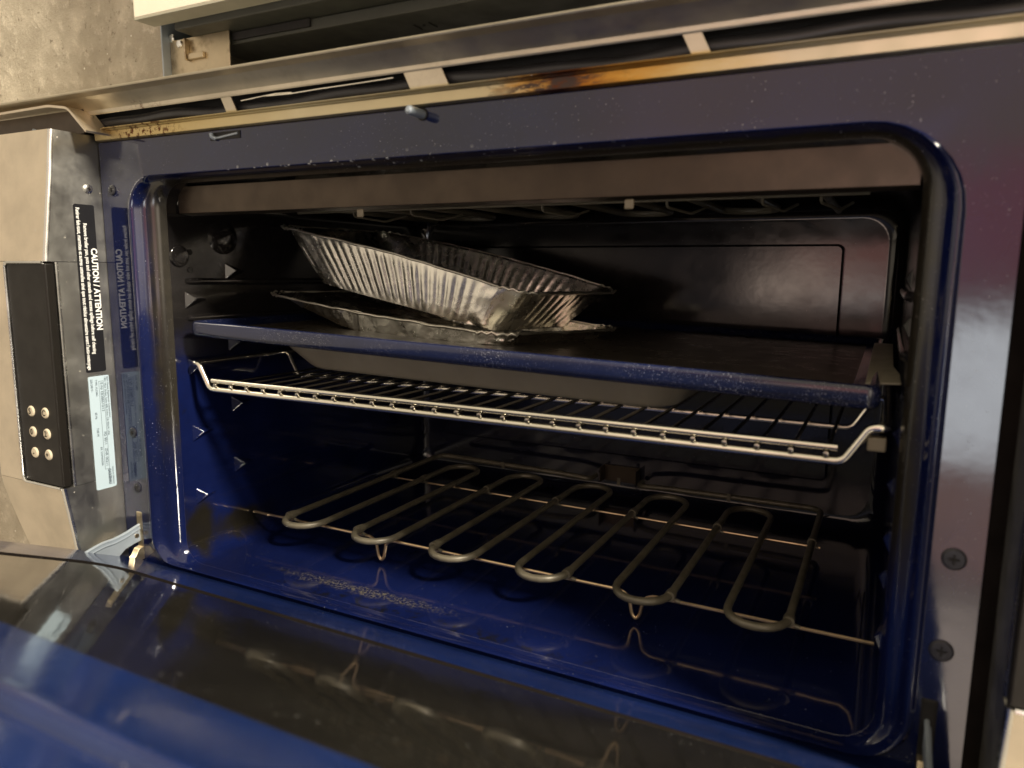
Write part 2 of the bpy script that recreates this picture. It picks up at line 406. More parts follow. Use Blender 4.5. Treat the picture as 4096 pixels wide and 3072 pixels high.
# ---- front frame with the rolled lip
XO0, XO1, ZO0, ZO1 = .0376, .7331, -.4178, -.0335
XI0, XI1, ZI0, ZI1 = .0705, .7120, -.4205, -.0400
YB = .450
outer = rrect(XO0, XO1, ZO0, ZO1, (.052, .034, .030, .032))
inner = rrect(XI0, XI1, ZI0, ZI1, (.030, .022, .022, .024))
def lerp_ring(bm, a, y, jit=0):
    return [bm.verts.new((p[0] * (1 - a) + q[0] * a, y, p[1] * (1 - a) + q[1] * a)) for p, q in zip(outer, inner)]
bm = B()
ext = rrect(.0008, .7592, -.4400, -.0003, .0004)
er = [bm.verts.new((p[0], 0, p[1])) for p in ext]
er0 = [bm.verts.new((p[0], .012, p[1])) for p in ext]
bridge(bm, er0, er)
prof = [(0, 0), (.05, -.0010), (.10, -.0022), (.17, -.0026), (.25, -.0020), (.33, .0002), (.40, .0030), (.48, .0055), (.60, .0068), (.72, .0078), (.84, .0100), (.93, .0130), (1.0, .0175)]
rings = [lerp_ring(bm, a, y) for a, y in prof]
bridge(bm, er, rings[0])
for i in range(len(rings) - 1): bridge(bm, rings[i], rings[i + 1])
obj('front_frame', bm, M_FRAME, OV, angle=50)
# ---- cavity liner
bm = B()
def in_ring(y, inset=0):
    return [bm.verts.new((p[0], y, p[1])) for p in rrect(XI0 + inset, XI1 - inset, ZI0 + inset, ZI1 - inset, (.030, .022, .022, .024))]
ys = [.0176, .03, .06, .1, .15, .2, .25, .3, .36, YB - .022]
rr = [in_ring(y) for y in ys]
for k in range(1, 6):
    a = k / 5 * math.pi / 2; rr.append(in_ring(YB - .022 + .022 * math.sin(a), .018 * (1 - math.cos(a))))
for i in range(len(rr) - 1): bridge(bm, rr[i], rr[i + 1])
bm.faces.new(rr[-1])
obj('cavity_liner', bm, M_CAV, OV, angle=40)
# ---- raised rear baffle panel
bm = B()
pr0 = rrect(.12, .6505, -.362, -.086, .008)
ring_a = [bm.verts.new((x, YB - .0005, z)) for x, z in pr0]
ring_b = [bm.verts.new((x, YB - .010, z)) for x, z in pr0]
ring_c = [bm.verts.new((x, YB - .0125, z)) for x, z in rrect(.1225, .648, -.3595, -.0885, .006)]
bridge(bm, ring_a, ring_b); bridge(bm, ring_b, ring_c); bm.faces.new(ring_c)
obj('rear_baffle', bm, M_CAV, OV, angle=40)
# ---- wall bumps that carry the racks: one wedge each
def wedge(side, y, z, s=.0098, h=.0098):
    """end of a pressed rack guide: a flat triangular facet facing the front, fading back into the wall"""
    if side > 0: s, h = .0085, .0050
    bm = B(); X = XI0 - .0004 if side < 0 else XI1 + .0004; d = h if side < 0 else -h
    a = bm.verts.new((X, y, z + s)); b = bm.verts.new((X, y - .0005, z - s)); c2 = bm.verts.new((X + d, y + .0085 * h / .0098, z + s * .15))
    e = bm.verts.new((X, y + .030, z)); g = bm.verts.new((X + d * .6, y + .016, z + s * .1))
    bm.faces.new((a, b, c2)); bm.faces.new((a, c2, g)); bm.faces.new((a, g, e)); bm.faces.new((b, g, c2)); bm.faces.new((b, e, g)); bm.faces.new((a, e, b))
    return bm
for side in (-1, 1):
    for z in (-.1515, -.2195, -.2885, -.3560):
        obj('wall_bump', wedge(side, .032, z), M_CAV, OV, bevel=.0012, seg=4)
    for z in (-.123, -.199, -.266, -.3340):
        obj('wall_bump', wedge(side, .084, z), M_CAV, OV, bevel=.0012, seg=4)
    for z in (-.133, -.170):     # long pressed ridges
        bm = B(); X = XI0 if side < 0 else XI1; s = 1 if side < 0 else -1
        tube(bm, [(X - s * .002, .035, z), (X + s * .0008, .05, z), (X + s * .001, .12, z - .001), (X + s * .001, .30, z - .001), (X - s * .002, .34, z)], .0035, 12)
        obj('wall_ridge', bm, M_CAV, OV)
# lamp bulge and boss on the left wall
bm = B(); rgs = []
for rr_, h in ((.020, -.0005), (.017, .0016), (.012, .0034), (.007, .0046), (.002, .0050)):
    rgs.append([bm.verts.new((XI0 + h, .084 + rr_ * math.cos(2 * math.pi * k / 28), -.088 + rr_ * .9 * math.sin(2 * math.pi * k / 28))) for k in range(28)])
for i in range(4): bridge(bm, rgs[i], rgs[i + 1])
bm.faces.new(rgs[-1]); obj('pressed_bulge', bm, M_CAV, OV)
bm = B(); rgs = []
for rr_, h in ((.011, -.0005), (.0105, .002), (.009, .003), (.002, .0032)):
    rgs.append([bm.verts.new((XI0 + h, .028 + rr_ * math.cos(2 * math.pi * k / 28), -.108 + rr_ * math.sin(2 * math.pi * k / 28))) for k in range(28)])
for i in range(3): bridge(bm, rgs[i], rgs[i + 1])
bm.faces.new(rgs[-1]); obj('round_boss', bm, M_CAV, OV)
for (yy, zz) in ((.041, -.104), (.0405, -.1215)):
    bm = B(); tube(bm, [(XI0 - .001, yy, zz), (XI0 + .0012, yy, zz)], .0028, 16); obj('dark_wall_hole', bm, M_DARK, OV)  # near-black plugs painting in the shade of two holes
# ---- heat shield below the ceiling and the broil element behind it
bm = B()
prism_x(bm, [(.0290, -.0415), (.0305, -.0415), (.0315, -.0655), (.045, -.0672), (.045, -.0684), (.0300, -.0672)], XI0 + .002, XI1 - .0012)
obj('heat_shield', bm, M_SHIELD, OV, bevel=.0006)
for x in (.293, .531):
    bm = B(); box(bm, x - .0035, x + .0035, .0325, .0345, -.0755, -.0685); obj('shield_clip', bm, M_BROIL, OV, bevel=.001)
def serpentine(xc, half, yf, yb, z, n=8):
    P = []
    for i, x in enumerate(xc):
        xl, xr = x - half, x + half
        for k in range(n + 1):            # front bend, from left rod to right rod
            a = math.pi + math.pi * k / n; P.append((x + half * math.cos(a), yf + half * 1.1 + half * 1.1 * math.sin(a), z))
        if i < len(xc) - 1:
            x2 = xc[i + 1]; mid = (xr + x2 - half) / 2; hb = (x2 - half - xr) / 2
            for k in range(n + 1):
                a = math.pi - math.pi * k / n; P.append((mid + hb * math.cos(a), yb - hb * 1.1 + hb * 1.1 * math.sin(a), z))
    return P
def dense(P, step=.02):
    out = [Vector(P[0])]
    for p in P[1:]:
        p = Vector(p); q = out[-1]; L = (p - q).length
        if L > step:
            n = int(L / step)
            for k in range(1, n): out.append(q.lerp(p, k / n))
        out.append(p)
    return out
bxc = [.16 + .114 * i for i in range(5)]
bm = B(); P = serpentine(bxc, .028, .115, .38, -.052)
P = [(bxc[0] - .028, .40, -.052)] + P + [(bxc[-1] + .028, .40, -.052)]
tube(bm, P, .0037, 10); obj('broil_element', bm, M_BROIL, OV)
for x in (.175, .25, .40, .52, .60, .645):
    bm = B(); tube(bm, fillet([(x, .17, -.041), (x, .17, -.063), (x + .012, .21, -.066), (x + .02, .24, -.058)], .004), .0013, 8)
    obj('broil_hanger', bm, M_BROIL, OV)
bm = B(); tube(bm, [(.10, .165, -.0575), (.68, .165, -.0575)], .0014, 8); obj('broil_support_wire', bm, M_BROIL, OV)

# ---- bake element
ZE = -.3880
xc = [.1545 + .0942 * i for i in range(6)]; HB = .0236
P = serpentine(xc, HB, .081, .373, ZE, 10)
xl, xr = xc[0] - HB, xc[-1] + HB
P = list(fillet([(.362, .440, ZE - .006), (.362, .418, ZE - .006), (.33, .412, ZE - .002), (xl, .412, ZE), (xl, .35, ZE)], .018, 8)) + P + \
    list(fillet([(xr, .35, ZE), (xr, .412, ZE), (.46, .412, ZE - .002), (.428, .418, ZE - .006), (.428, .440, ZE - .006)], .018, 8))
bm = B(); tube(bm, P, .0034, 12)
el = obj('bake_element', bm, M_ROD, OV)
# front support wire with two dips that stand on the floor
def dipwire(x0, x1, y, z, dips, r, zf):
    P = [(x0, y, z)]
    for d in dips:
        P += [(d - .014, y, z), (d - .0065, y, z - .004), (d - .0035, y, zf + .004), (d, y, zf), (d + .0035, y, zf + .004), (d + .0065, y, z - .004), (d + .014, y, z)]
    P.append((x1, y, z)); return fillet(P, .005, 5)
bm = B(); tube(bm, dipwire(.0735, .7095, .106, ZE - .0052, (.2528, .5251), .0016, -.4170), .0016, 8)
obj('front_support_wire', bm, M_WIRE, el)
bm = B(); tube(bm, dipwire(.118, .657, .296, ZE - .0052, (), .0016, -.417), .0015, 8)
obj('rear_support_wire', bm, M_WIRE, el)
for i, x in enumerate(xc):
    sx = [x - HB] if i in (0, 1, 2) else [x + HB]
    for xx in sx:
        bm = B(); tube(bm, [(xx, .101, ZE), (xx, .1075, ZE)], .0046, 16); tube(bm, [(xx, .1075, ZE), (xx, .111, ZE)], .0042, 16)
        tube(bm, [(xx + .004, .1055, ZE - .004), (xx + .0085, .1055, ZE - .0048)], .0018, 8)
        obj('rod_collar', bm, M_ROD, el)
for xx in (xc[0] - HB, xc[0] + HB, xc[1] + HB, xc[2] + HB, xc[3] + HB, xc[4] + HB, xc[5] + HB):
    bm = B(); tube(bm, [(xx, .292, ZE), (xx, .300, ZE)], .0046, 16); tube(bm, [(xx + .001, .2955, ZE - .004), (xx + .0065, .2955, ZE - .006)], .0016, 8)
    obj('rod_collar', bm, M_ROD, el)
for xx in (.235, .405, .545):
    bm = B(); box(bm, xx - .0022, xx + .0022, .4078, .4092, ZE - .0058, ZE + .0038); obj('run_clip', bm, M_ROD, el)
bm = B()
box(bm, .3705, .3720, .430, .4495, -.400, -.379); box(bm, .4200, .4215, .430, .4495, -.400, -.379); box(bm, .3705, .4215, .4460, .4495, -.4005, -.3785)
obj('terminal_bracket', bm, M_SHIELD, OV, bevel=.0006)

# small worn support block on the right wall
bm = B(); box(bm, .694, .7050, .0300, .040, -.2300, -.2210); obj('rack_stop', bm, M_BROIL, OV, bevel=.001)

# ---- screws in the frame
def frame_screw(x, z, r, mat=M_SCREW, y=0.0):
    bm = B(); disc_y(bm, x, y, z, r, .0013); s = obj('screw', bm, mat, OV, angle=25)
    bm = B(); cross_y(bm, x, y - .00165, z, r * .42, r * .07); obj('cross_slot', bm, M_DARK, s, smooth=False)
for x, z, r in ((.0171, -.0452, .0050), (.0225, -.2864, .0052), (.0237, -.3444, .0052), (.7445, -.2814, .0066), (.7430, -.3385, .0066)): frame_screw(x, z, r)
# ---- peg and latch slot at the top
bm = B(); tube(bm, [(.3800, .004, -.0050), (.3800, -.0165, -.0050), (.3800, -.0185, -.0050), (.3800, -.0195, -.0050)], [.0034, .0034, .0030, .0015], 20)
obj('door_switch_peg', bm, M_GALV, OV, angle=30)
bm = B(); tube(bm, [(.3800, -.0004, -.0050), (.3800, -.0007, -.0050)], .0047, 20); obj('peg_hole', bm, M_DARK, OV)
bm = B(); box(bm, .1560, .1925, -.0006, .002, -.0086, -.0022); ls = obj('latch_slot', bm, M_DARK, OV, smooth=False)
bm = B(); tube(bm, fillet([(.1635, -.0010, -.0075), (.1612, -.0030, -.0062), (.1612, -.0038, -.0028)], .0012), .0019, 10); tube(bm, [(.1625, -.0012, -.0072), (.190, -.0008, -.0044)], .0010, 6)
obj('latch_hook', bm, M_GALV, OV)

# ================================================================ top trim with vent slots
XT0, XT1 = -.30, 1.05
bm = B()
prism_x(bm, [(.001, .0002), (-.0042, .0002), (-.0056, .0010), (-.0062, .0082), (-.0080, .0086), (-.0085, .0094), (-.0120, .0096), (-.0124, .0104), (-.0110, .0108), (.001, .0108)], .0045, XT1)
tr = obj('vent_trim', bm, M_TRIM, OV, bevel=.0003)
bm = B()
prism_x(bm, [(-.0105, .0230), (-.0122, .0226), (-.0128, .0236), (-.0131, .0275), (-.0142, .0310), (-.0175, .0337), (-.0240, .0350), (-.0345, .0359), (-.0362, .0362), (-.0368, .0372), (-.0362, .0382), (-.0330, .0384), (.0, .0384), (.0, .0372), (-.030, .0370), (-.018, .0310), (-.012, .0255)], XT0, XT1)
obj('trim_hood', bm, M_TRIM, OV, angle=25)
for x0, x1 in ((.0045, .0125), (.1845, .1965), (.372, .4050), (.5767, .5885), (.86, 1.05)):
    bm = B(); v = [bm.verts.new(p) for p in ((x0 + .005, -.0118, .0106), (x1 + .005, -.0118, .0106), (x1 - .001, -.0118, .0228), (x0 - .001, -.0118, .0228),
                                             (x0 + .005, -.0100, .0106), (x1 + .005, -.0100, .0106), (x1 - .001, -.0100, .0228), (x0 - .001, -.0100, .0228))]
    for f in ((0, 1, 2, 3), (7, 6, 5, 4), (0, 4, 5, 1), (3, 2, 6, 7), (0, 3, 7, 4), (1, 5, 6, 2)): bm.faces.new([v[i] for i in f])
    obj('vent_divider', bm, M_TRIM, OV, bevel=.0003)
bm = B(); box(bm, -.30, XT1, .004, .006, -.0, .037); obj('vent_back', bm, M_DARK, OV, smooth=False)
# black cable sleeve seen inside the slots
bm = B(); P = []
for i in range(90):
    x = .006 + i * .0115
    P.append((x, -.0015 + .0012 * math.sin(x * 40), .0150 + .0016 * math.sin(x * 21) + .0008 * math.sin(x * 67)))
tube(bm, P, .0052, 12); obj('seal_sleeve', bm, M_BLACKBAND, OV)
bm = B(); P = [(.205, -.0095, .0188), (.23, -.0098, .0200), (.26, -.0098, .0192), (.29, -.0095, .0200), (.33, -.0090, .0205), (.36, -.0085, .0212)]
tube(bm, P, .0006, 6); P2 = [(.222, -.0102, .0196), (.245, -.0104, .0206), (.262, -.0104, .0199)]; tube(bm, P2, .0005, 6)
obj('vent_wire', bm, M_CHROME, OV)

# ================================================================ steel columns either side, and the control panel
def yfront(z):
    pts = [(.0069, -.0458), (-.036, -.0505), (-.1135, -.0608), (-.2, -.0615), (-.334, -.0620), (-.3847, -.0547), (-.48, -.043), (-.62, -.040)]
    for (a, ya), (b, yb) in zip(pts, pts[1:]):
        if b <= z <= a: return ya + (yb - ya) * (z - a) / (b - a)
    return pts[0][1] if z > 0 else pts[-1][1]
def xleft(z):
    pts = [(.01, -.108), (-.30, -.1085), (-.345, -.1075), (-.375, -.1005), (-.405, -.0880), (-.44, -.074), (-.50, -.066), (-.62, -.064)]
    for (a, ya), (b, yb) in zip(pts, pts[1:]):
        if b <= z <= a: return ya + (yb - ya) * (z - a) / (b - a)
    return pts[0][1] if z > 0 else pts[-1][1]
def column(name, zs, x1f, yf, mats, mirror=False, back=.02, xl=None):
    """a stack of box sections: front face material 1, the rest material 0, soft front edge"""
    bm = B(); rings = []
    for z in zs:
        a = (xl(z) if xl else xleft(z)); b = x1f; y = yf(z); q = .0034
        sec = [(b, back), (b, y + q), (b - q * .3, y + q * .3), (b - q, y), (a + q, y), (a + q * .3, y + q * .3), (a, y + q), (a, back)]
        if mirror: sec = [(.7672 - sx, sy) for sx, sy in sec]
        rings.append([bm.verts.new((sx, sy, z)) for sx, sy in sec])
    for i in range(len(rings) - 1):
        for k in range(8):
            f = bm.faces.new((rings[i][k], rings[i][(k + 1) % 8], rings[i + 1][(k + 1) % 8], rings[i + 1][k]))
            f.material_index = 1 if k == 3 else (2 if k in (1, 2) else 0)  # brighter steel on the inner front edge paints its highlight in
    bm.faces.new(rings[0]); bm.faces.new(list(reversed(rings[-1])))
    return bm
def top_round(z):   # top front corner drops a touch
    return yfront(z)
for mir in (False, True):
    root = OV
    zs1 = [.0062, -.02, -.036, -.06, -.09, -.1150]
    zs2 = [-.3335, -.345, -.36, -.3847, -.42, -.48, -.62]
    o1 = obj('side_column', column('c', zs1, -.0002, yfront, None, mir), [M_STEEL, M_FRONT, M_SCREWS], root, angle=30, bevel=.0004)
    zs3 = [-.1153, -.2, -.3332]
    obj('side_column', column('c', zs3, -.0634, yfront, None, mir), [M_STEEL, M_FRONT, M_SCREWS], root, angle=30)
    obj('side_column', column('c', zs3, -.0002, lambda z: -.0518, None, mir, .02, lambda z: -.0632), [M_STEEL, M_FRONT, M_SCREWS], root, angle=30)
    obj('side_column', column('c', zs2, -.0002, yfront, None, mir), [M_STEEL, M_FRONT, M_SCREWS], root, angle=30)
# bright rim of the panel recess
def mirx(x, mir): return .7672 - x if mir else x
bm = B(); box(bm, .7596, .7674, -.0030, .010, -.62, -.0005); obj('side_gap_filler', bm, M_SEAL, OV, smooth=False)
for mir in (False, True):
    bm = B(); a, b = mirx(-.0624, mir), mirx(-.0008, mir)
    box(bm, min(a, b), max(a, b), -.0612, -.0522, -.3326, -.1163)
    cp = obj('control_panel', bm, M_BLACK, OV, bevel=.0016, seg=3)
    bm = B(); x = mirx(-.0640, mir)
    tube(bm, fillet([(mirx(-.004, mir), -.0612, -.1156), (x, -.0616, -.1158), (x, -.0622, -.3335), (mirx(-.004, mir), -.0616, -.3337)], .006), .0014, 10)
    obj('panel_rim', bm, M_SCREWS, OV)
    if not mir:
        cp0 = cp
bx, by = (-.0417, -.0191), -.0612
sym = [('S', -.0417, -.2600), ('C', -.0191, -.2598), ('0', -.0417, -.2807), ('2', -.0189, -.2806), ('-', -.0415, -.3016), ('+', -.0192, -.3014)]
for s, x, z in sym:
    bm = B(); disc_y(bm, x, by + .0002, z, .0053, .0018, .2, 28)
    bmesh.ops.recalc_face_normals(bm, faces=bm.faces)
    f0 = set(bm.faces)
    text_bm(bm, s, .0080, (x, by - .0021, z), (1, 0, 0), (0, 0, 1), 'CENTER', lift=.0001, mat_index=1, bold=.00012)
    me = bpy.data.meshes.new('button'); bm.to_mesh(me); bm.free(); me.materials.append(M_BUTTON); me.materials.append(M_SEAL)
    o = bpy.data.objects.new('button', me); COL.objects.link(o); o.parent = cp0
# screw, labels on the left column's inner side (plane x = 0)
bm = B(); rgs = []
for rr_, h in ((.0044, -.0003), (.0042, .0010), (.003, .0016), (.0008, .0017)):
    rgs.append([bm.verts.new((h, -.0136 + rr_ * math.cos(2 * math.pi * k / 24), -.0449 + rr_ * math.sin(2 * math.pi * k / 24))) for k in range(24)])
for i in range(3): bridge(bm, rgs[i], rgs[i + 1])
bm.faces.new(rgs[-1]); sc_ = obj('screw', bm, M_SCREWS, OV, angle=25)
bm = B(); box(bm, .0014, .0019, -.0155, -.0117, -.0453, -.0445); box(bm, .0014, .0021, -.0140, -.0132, -.0468, -.0430); obj('cross_slot', bm, M_SEAL, sc_, smooth=False)
def label_x(y0, y1, z0, z1, mat, name, rad=.0018, skew=0.0, **k):
    bm = B(); P = rrect(y0, y1, z0, z1, rad, 4, 2)
    a = [bm.verts.new((.0000, p[0] + skew * (p[1] - z1), p[1])) for p in P]; b = [bm.verts.new((.00035, p[0] + skew * (p[1] - z1), p[1])) for p in P]
    bridge(bm, a, b); bm.faces.new(b); return obj(name, bm, mat, OV, smooth=False, **k)
EX, EY = (0, 0, -1), (0, 1, 0)
wl = label_x(-.0300, -.0092, -.2232, -.0600, M_LABELB, 'warning_label', label='black warning label with white lettering')
bm = B()
text_bm(bm, 'CAUTION / ATTENTION', .0085, (.0005, -.0130, -.1015), EX, EY, width=.0800, bold=.0003)
text_bm(bm, 'Remove broiler pan, pots and other utensils and excess spillage before self cleaning', .0052, (.0005, -.0200, -.0780), EX, EY, width=.1270, bold=.00012)
text_bm(bm, "Retirer fait-tout, marmites et autres ustensiles ainsi que tout r\u00e9sidus alimentaire avant l'auto-nettoyage", .0052, (.0005, -.0264, -.0635), EX, EY, width=.1570, bold=.00012)
flat('lettering', bm, M_WHITEINK, wl)
rl = label_x(-.0288, -.0070, -.3437, -.2274, M_LABELW, 'rating_label', .0018, label='pale blue rating label with small grey print')
bm = B()
text_bm(bm, 'BSH Home Appliances Corporation', .0030, (.0005, -.0090, -.2290), EX, EY, width=.042)
text_bm(bm, '1901 Main Street, Suite 600, Irvine, CA 92614, USA', .0030, (.0005, -.0118, -.2290), EX, EY, width=.060)
text_bm(bm, 'E-Nr EB388610/13', .0040, (.0005, -.0158, -.2345), EX, EY, width=.029)
text_bm(bm, 'FD 9011   ZNR 00211', .0040, (.0005, -.0158, -.2850), EX, EY, width=.035)
text_bm(bm, 'TYPE: XL23863', .0030, (.0005, -.0212, -.2310), EX, EY, width=.0165)
text_bm(bm, '220-240 V~', .0034, (.0005, -.0260, -.2300), EX, EY, width=.0130)
text_bm(bm, '60 Hz', .0034, (.0005, -.0236, -.2640), EX, EY, width=.0065)
text_bm(bm, '7100 W', .0034, (.0005, -.0232, -.2800), EX, EY, width=.0085)
text_bm(bm, 'GAGGENAU', .0040, (.0005, -.0140, -.3240), EX, EY, width=.0160, bold=.0002)
text_bm(bm, 'MADE IN GERMANY', .0024, (.0005, -.0104, -.3225), EX, EY, width=.0185)
text_bm(bm, 'ER 230960200', .0028, (.0005, -.0208, -.3000), EX, EY, width=.019)
for (ya, yb, za, zb) in ((-.0184, -.0181, -.3235, -.2330), (-.0137, -.0134, -.3235, -.2330), (-.0184, -.0134, -.3238, -.3235), (-.0184, -.0134, -.2330, -.2327)):
    v = [bm.verts.new((.0006, y, z)) for y, z in ((ya, zb), (ya, za), (yb, za), (yb, zb))]; bm.faces.new(v)
flat('lettering', bm, M_INK, rl)
# faint pressed seams on the column side
# ---- bent sheet strip above the left column
bm = B()
P0 = fillet([(-.16, 0, .0300), (-.025, 0, .0310), (.0036, 0, .0268), (.0290, 0, .0040)], .006, 6); th = .0016
def strip(bm, P0, y0, y1, th):
    P0 = [Vector(p) for p in P0]; n = len(P0); rows = []
    for i, p in enumerate(P0):
        d = (P0[min(i + 1, n - 1)] - P0[max(i - 1, 0)]).normalized(); nn = Vector((-d.z, 0, d.x)) * th / 2
        rows.append([bm.verts.new((q.x, y, q.z)) for q, y in ((p + nn, y0), (p + nn, y1), (p - nn, y1), (p - nn, y0))])
    for i in range(n - 1):
        for k in range(4): bm.faces.new((rows[i][k], rows[i][(k + 1) % 4], rows[i + 1][(k + 1) % 4], rows[i + 1][k]))
    bm.faces.new(rows[0]); bm.faces.new(rows[-1])
strip(bm, P0, -.0305, -.006, .0022); obj('sheet_strip', bm, M_FRONT, OV, angle=30)
bm = B(); box(bm, -.30, .0035, -.0152, -.0136, .0066, .0330); obj('column_top_shade', bm, M_SHIELD, OV, smooth=False)  # dark sheet standing in for the shadow under the hood's left end
bm = B()
P = [(-.075 + .0045 * math.cos(a * .9), -.016 + .0012 * a * .2, .0115 + .0045 * math.sin(a * .9)) for a in range(0, 30)]
tube(bm, P, .0009, 6); obj('small_spring', bm, M_GALV, OV)
bm = B(); prism_x(bm, [(-.012, .012), (-.010, .012), (-.010, .020), (-.012, .020)], -.052, -.046); obj('white_tab', bm, M_WHITEINK, OV)

# ================================================================ hinges
def hinge(x, name='hinge_arm'):
    hi = [(.010, -.3815), (-.004, -.3848), (-.016, -.3885), (-.0303, -.3908), (-.040, -.3905), (-.0526, -.3927), (-.075, -.3990), (-.085, -.409)]
    lo = [(-.085, -.418), (-.060, -.415), (-.045, -.4135), (-.034, -.4145), (-.0267, -.4120), (-.018, -.4055), (-.008, -.4030), (.010, -.4005)]
    bm = B(); prism_x(bm, hi + lo, x - .0010, x + .0010)
    h = obj(name, bm, M_GALV, OV, bevel=.0006)
    bm = B(); strip2 = [(x, y, z - .0006) for y, z in hi]
    tube(bm, fillet(strip2, .006), .0016, 8); tube(bm, fillet([(x + .002, y, z - .0042) for y, z in hi], .006), .0007, 6)
    obj('rolled_edge', bm, M_GALV, h)
    bm = B(); tube(bm, [(x, -.005, -.395), (x + .0022, -.005, -.395)], .0022, 12); obj('hinge_rivet', bm, M_RUST, h)
    return h
hinge(.0220); hinge(.7395)
for x in (.0225, .7400):
    bm = B(); box(bm, x - .0048, x + .0048, -.0008, .003, -.4165, -.3700); obj('hinge_slot', bm, M_RUST if x < .1 else M_DARK, OV, bevel=.002, smooth=False)
    bm = B(); prism_x(bm, [(.001, -.407), (-.006, -.4085), (-.010, -.4150), (-.022, -.4215), (.001, -.4215)], x - .004, x + .004)
    obj('hinge_foot', bm, M_RUST, OV, bevel=.0008)

# ================================================================ open door
TH = math.radians(25.3); DD = -.3816
def zdoor(y, off=0.):
    """inner surface of the open door: tilts up toward the viewer, a little flatter past the window"""
    yk = -.300
    if y >= yk: z = (DD - y * math.sin(TH)) / math.cos(TH)
    else:
        zk = (DD - yk * math.sin(TH)) / math.cos(TH); z = zk + (yk - y) * math.tan(math.radians(19.5))
    return z + off
DX0, DX1 = .0045, .7555
DY0, DY1 = -.0022, -.54
# porcelain flange with a hole for the window
def d_outer(o=0.): return rrect(DX0 + o, DX1 - o, DY1 + o, DY0 - o, .012, 8, 14)
def ring3(bm, P, off, zf=None): return [bm.verts.new((x, y, zdoor(y, off))) for x, y in P]
bm = B()
WX0, WX1, WY0, WY1 = .0960, .7000, -.2985, -.0860
r_a = ring3(bm, d_outer(0), -.0035); r_b = ring3(bm, d_outer(.0012), -.0010); r_c = ring3(bm, d_outer(.0042), .0)
r_d = ring3(bm, rrect(WX0 - .004, WX1 + .004, WY0 - .0045, WY1 + .004, .036, 8, 14), .0)
r_e = ring3(bm, rrect(WX0 - .0008, WX1 + .0008, WY0 - .0008, WY1 + .0008, .033, 8, 14), -.0012)
r_f = ring3(bm, rrect(WX0, WX1, WY0, WY1, .033, 8, 14), -.0045)
for a, b in ((r_a, r_b), (r_b, r_c), (r_c, r_d), (r_d, r_e), (r_e, r_f)): bridge(bm, a, b)
obj('door_panel', bm, M_DOOR, OV, angle=40)
# body of the door under the panel
bm = B()
pa = ring3(bm, d_outer(.002), -.0036); pb = ring3(bm, d_outer(.004), -.045)
bridge(bm, pa, pb); bm.faces.new(pb); bm.faces.new(pa)
obj('door_shell', bm, M_STEEL, OV, angle=40)
bm = B(); P = [(q.x, q.y, zdoor(q.y, -.0024)) for q in fillet([(WX0 + .0012, WY0 + .004, 0), (WX0 + .0012, WY1 - .0012, 0), (WX1 - .0012, WY1 - .0012, 0), (WX1 - .0012, WY0 + .004, 0)], .033, 10)]
tube(bm, P, .0030, 8, cap=False); obj('window_seal', bm, M_SEAL, OV)
bm = B(); Q = rrect(WX0 + .0022, WX1 - .0022, WY0 - .0036, WY1 - .0022, .031, 8, 14)
ga = ring3(bm, Q, -.0040); gb = ring3(bm, Q, -.0012); gc = ring3(bm, rrect(WX0 + .0032, WX1 - .0032, WY0 - .0030, WY1 - .0032, .030, 8, 14), -.0004)
bridge(bm, ga, gb); bridge(bm, gb, gc); bm.faces.new(gc)
obj('door_window', bm, M_GLASS, OV, angle=40)
# rolled bead past the window
bm = B(); P = [(x, -.352, zdoor(-.352, -.002)) for x in [DX0 + .03 + i * .023 for i in range(31)]]
tube(bm, P, .0072, 16); obj('door_bead', bm, M_DOOR, OV)

# ================================================================ oven rack
RK = thing('oven_rack', 'chromed wire oven rack with a double front rail, below the blue tray', 'oven rack', (.392, .2, -.2387))
IV = RK.location.copy()
def robj(name, bm, mat, root, **k):
    bmesh.ops.translate(bm, verts=bm.verts, vec=-root.location); return obj(name, bm, mat, root, **k)
ZR = -.2387; ZH = -.2145
P = [(.0815, .40, ZH), (.0805, .034, ZH), (.0815, .030, ZH), (.0865, .030, ZH), (.1015, .030, ZR), (.6820, .030, ZR), (.6970, .030, ZH), (.7020, .030, ZH), (.7045, .034, ZH), (.7035, .40, ZH)]
bm = B(); tube(bm, dense(fillet([P[0], P[1], P[3], P[4]], .006, 6) + fillet([P[5], P[6], P[8], P[9]], .006, 6)), .0031, 12)
bm.free()
path = fillet([(.0815, .40, ZH), (.0805, .034, ZH), (.0815, .0302, ZH), (.0890, .030, ZH), (.1030, .030, ZR), (.6810, .030, ZR), (.6955, .030, ZH), (.7030, .0302, ZH), (.7045, .034, ZH), (.7035, .40, ZH)], .0055, 6)
bm = B(); tube(bm, path, .0029, 12); robj('outer_rail', bm, M_CHROME, RK)
bm = B(); tube(bm, [(.1064, .0300, -.2300), (.1066, .0300, -.2300), (.6773, .0300, -.2298), (.6775, .0300, -.2298)], [.0020, .0025, .0025, .0020], 12); robj('upper_rail', bm, M_CHROME, RK, angle=40)
for yy in (.153, .395):
    bm = B(); tube(bm, fillet([(.0815, yy, ZH), (.0890, yy, ZH), (.1030, yy, ZR - .001), (.6810, yy, ZR - .001), (.6955, yy, ZH), (.7035, yy, ZH)], .0055, 6), .0022, 10)
    robj('cross_rail', bm, M_CHROME, RK)
wires = [.1123 + (.6708 - .1123) * i / 26 for i in range(27)]
for x in wires:
    bm = B()
    tube(bm, [(x, .0262, -.2343), (x, .0266, -.2343), (x, .0276, -.2343), (x, .0300, -.2343), (x, .06, -.2340), (x, .15, -.2342), (x, .398, -.2342)], [.0008, .0018, .0023, .0021, .00150, .00150, .00150], 10)
    robj('wire', bm, M_CHROMED, RK)

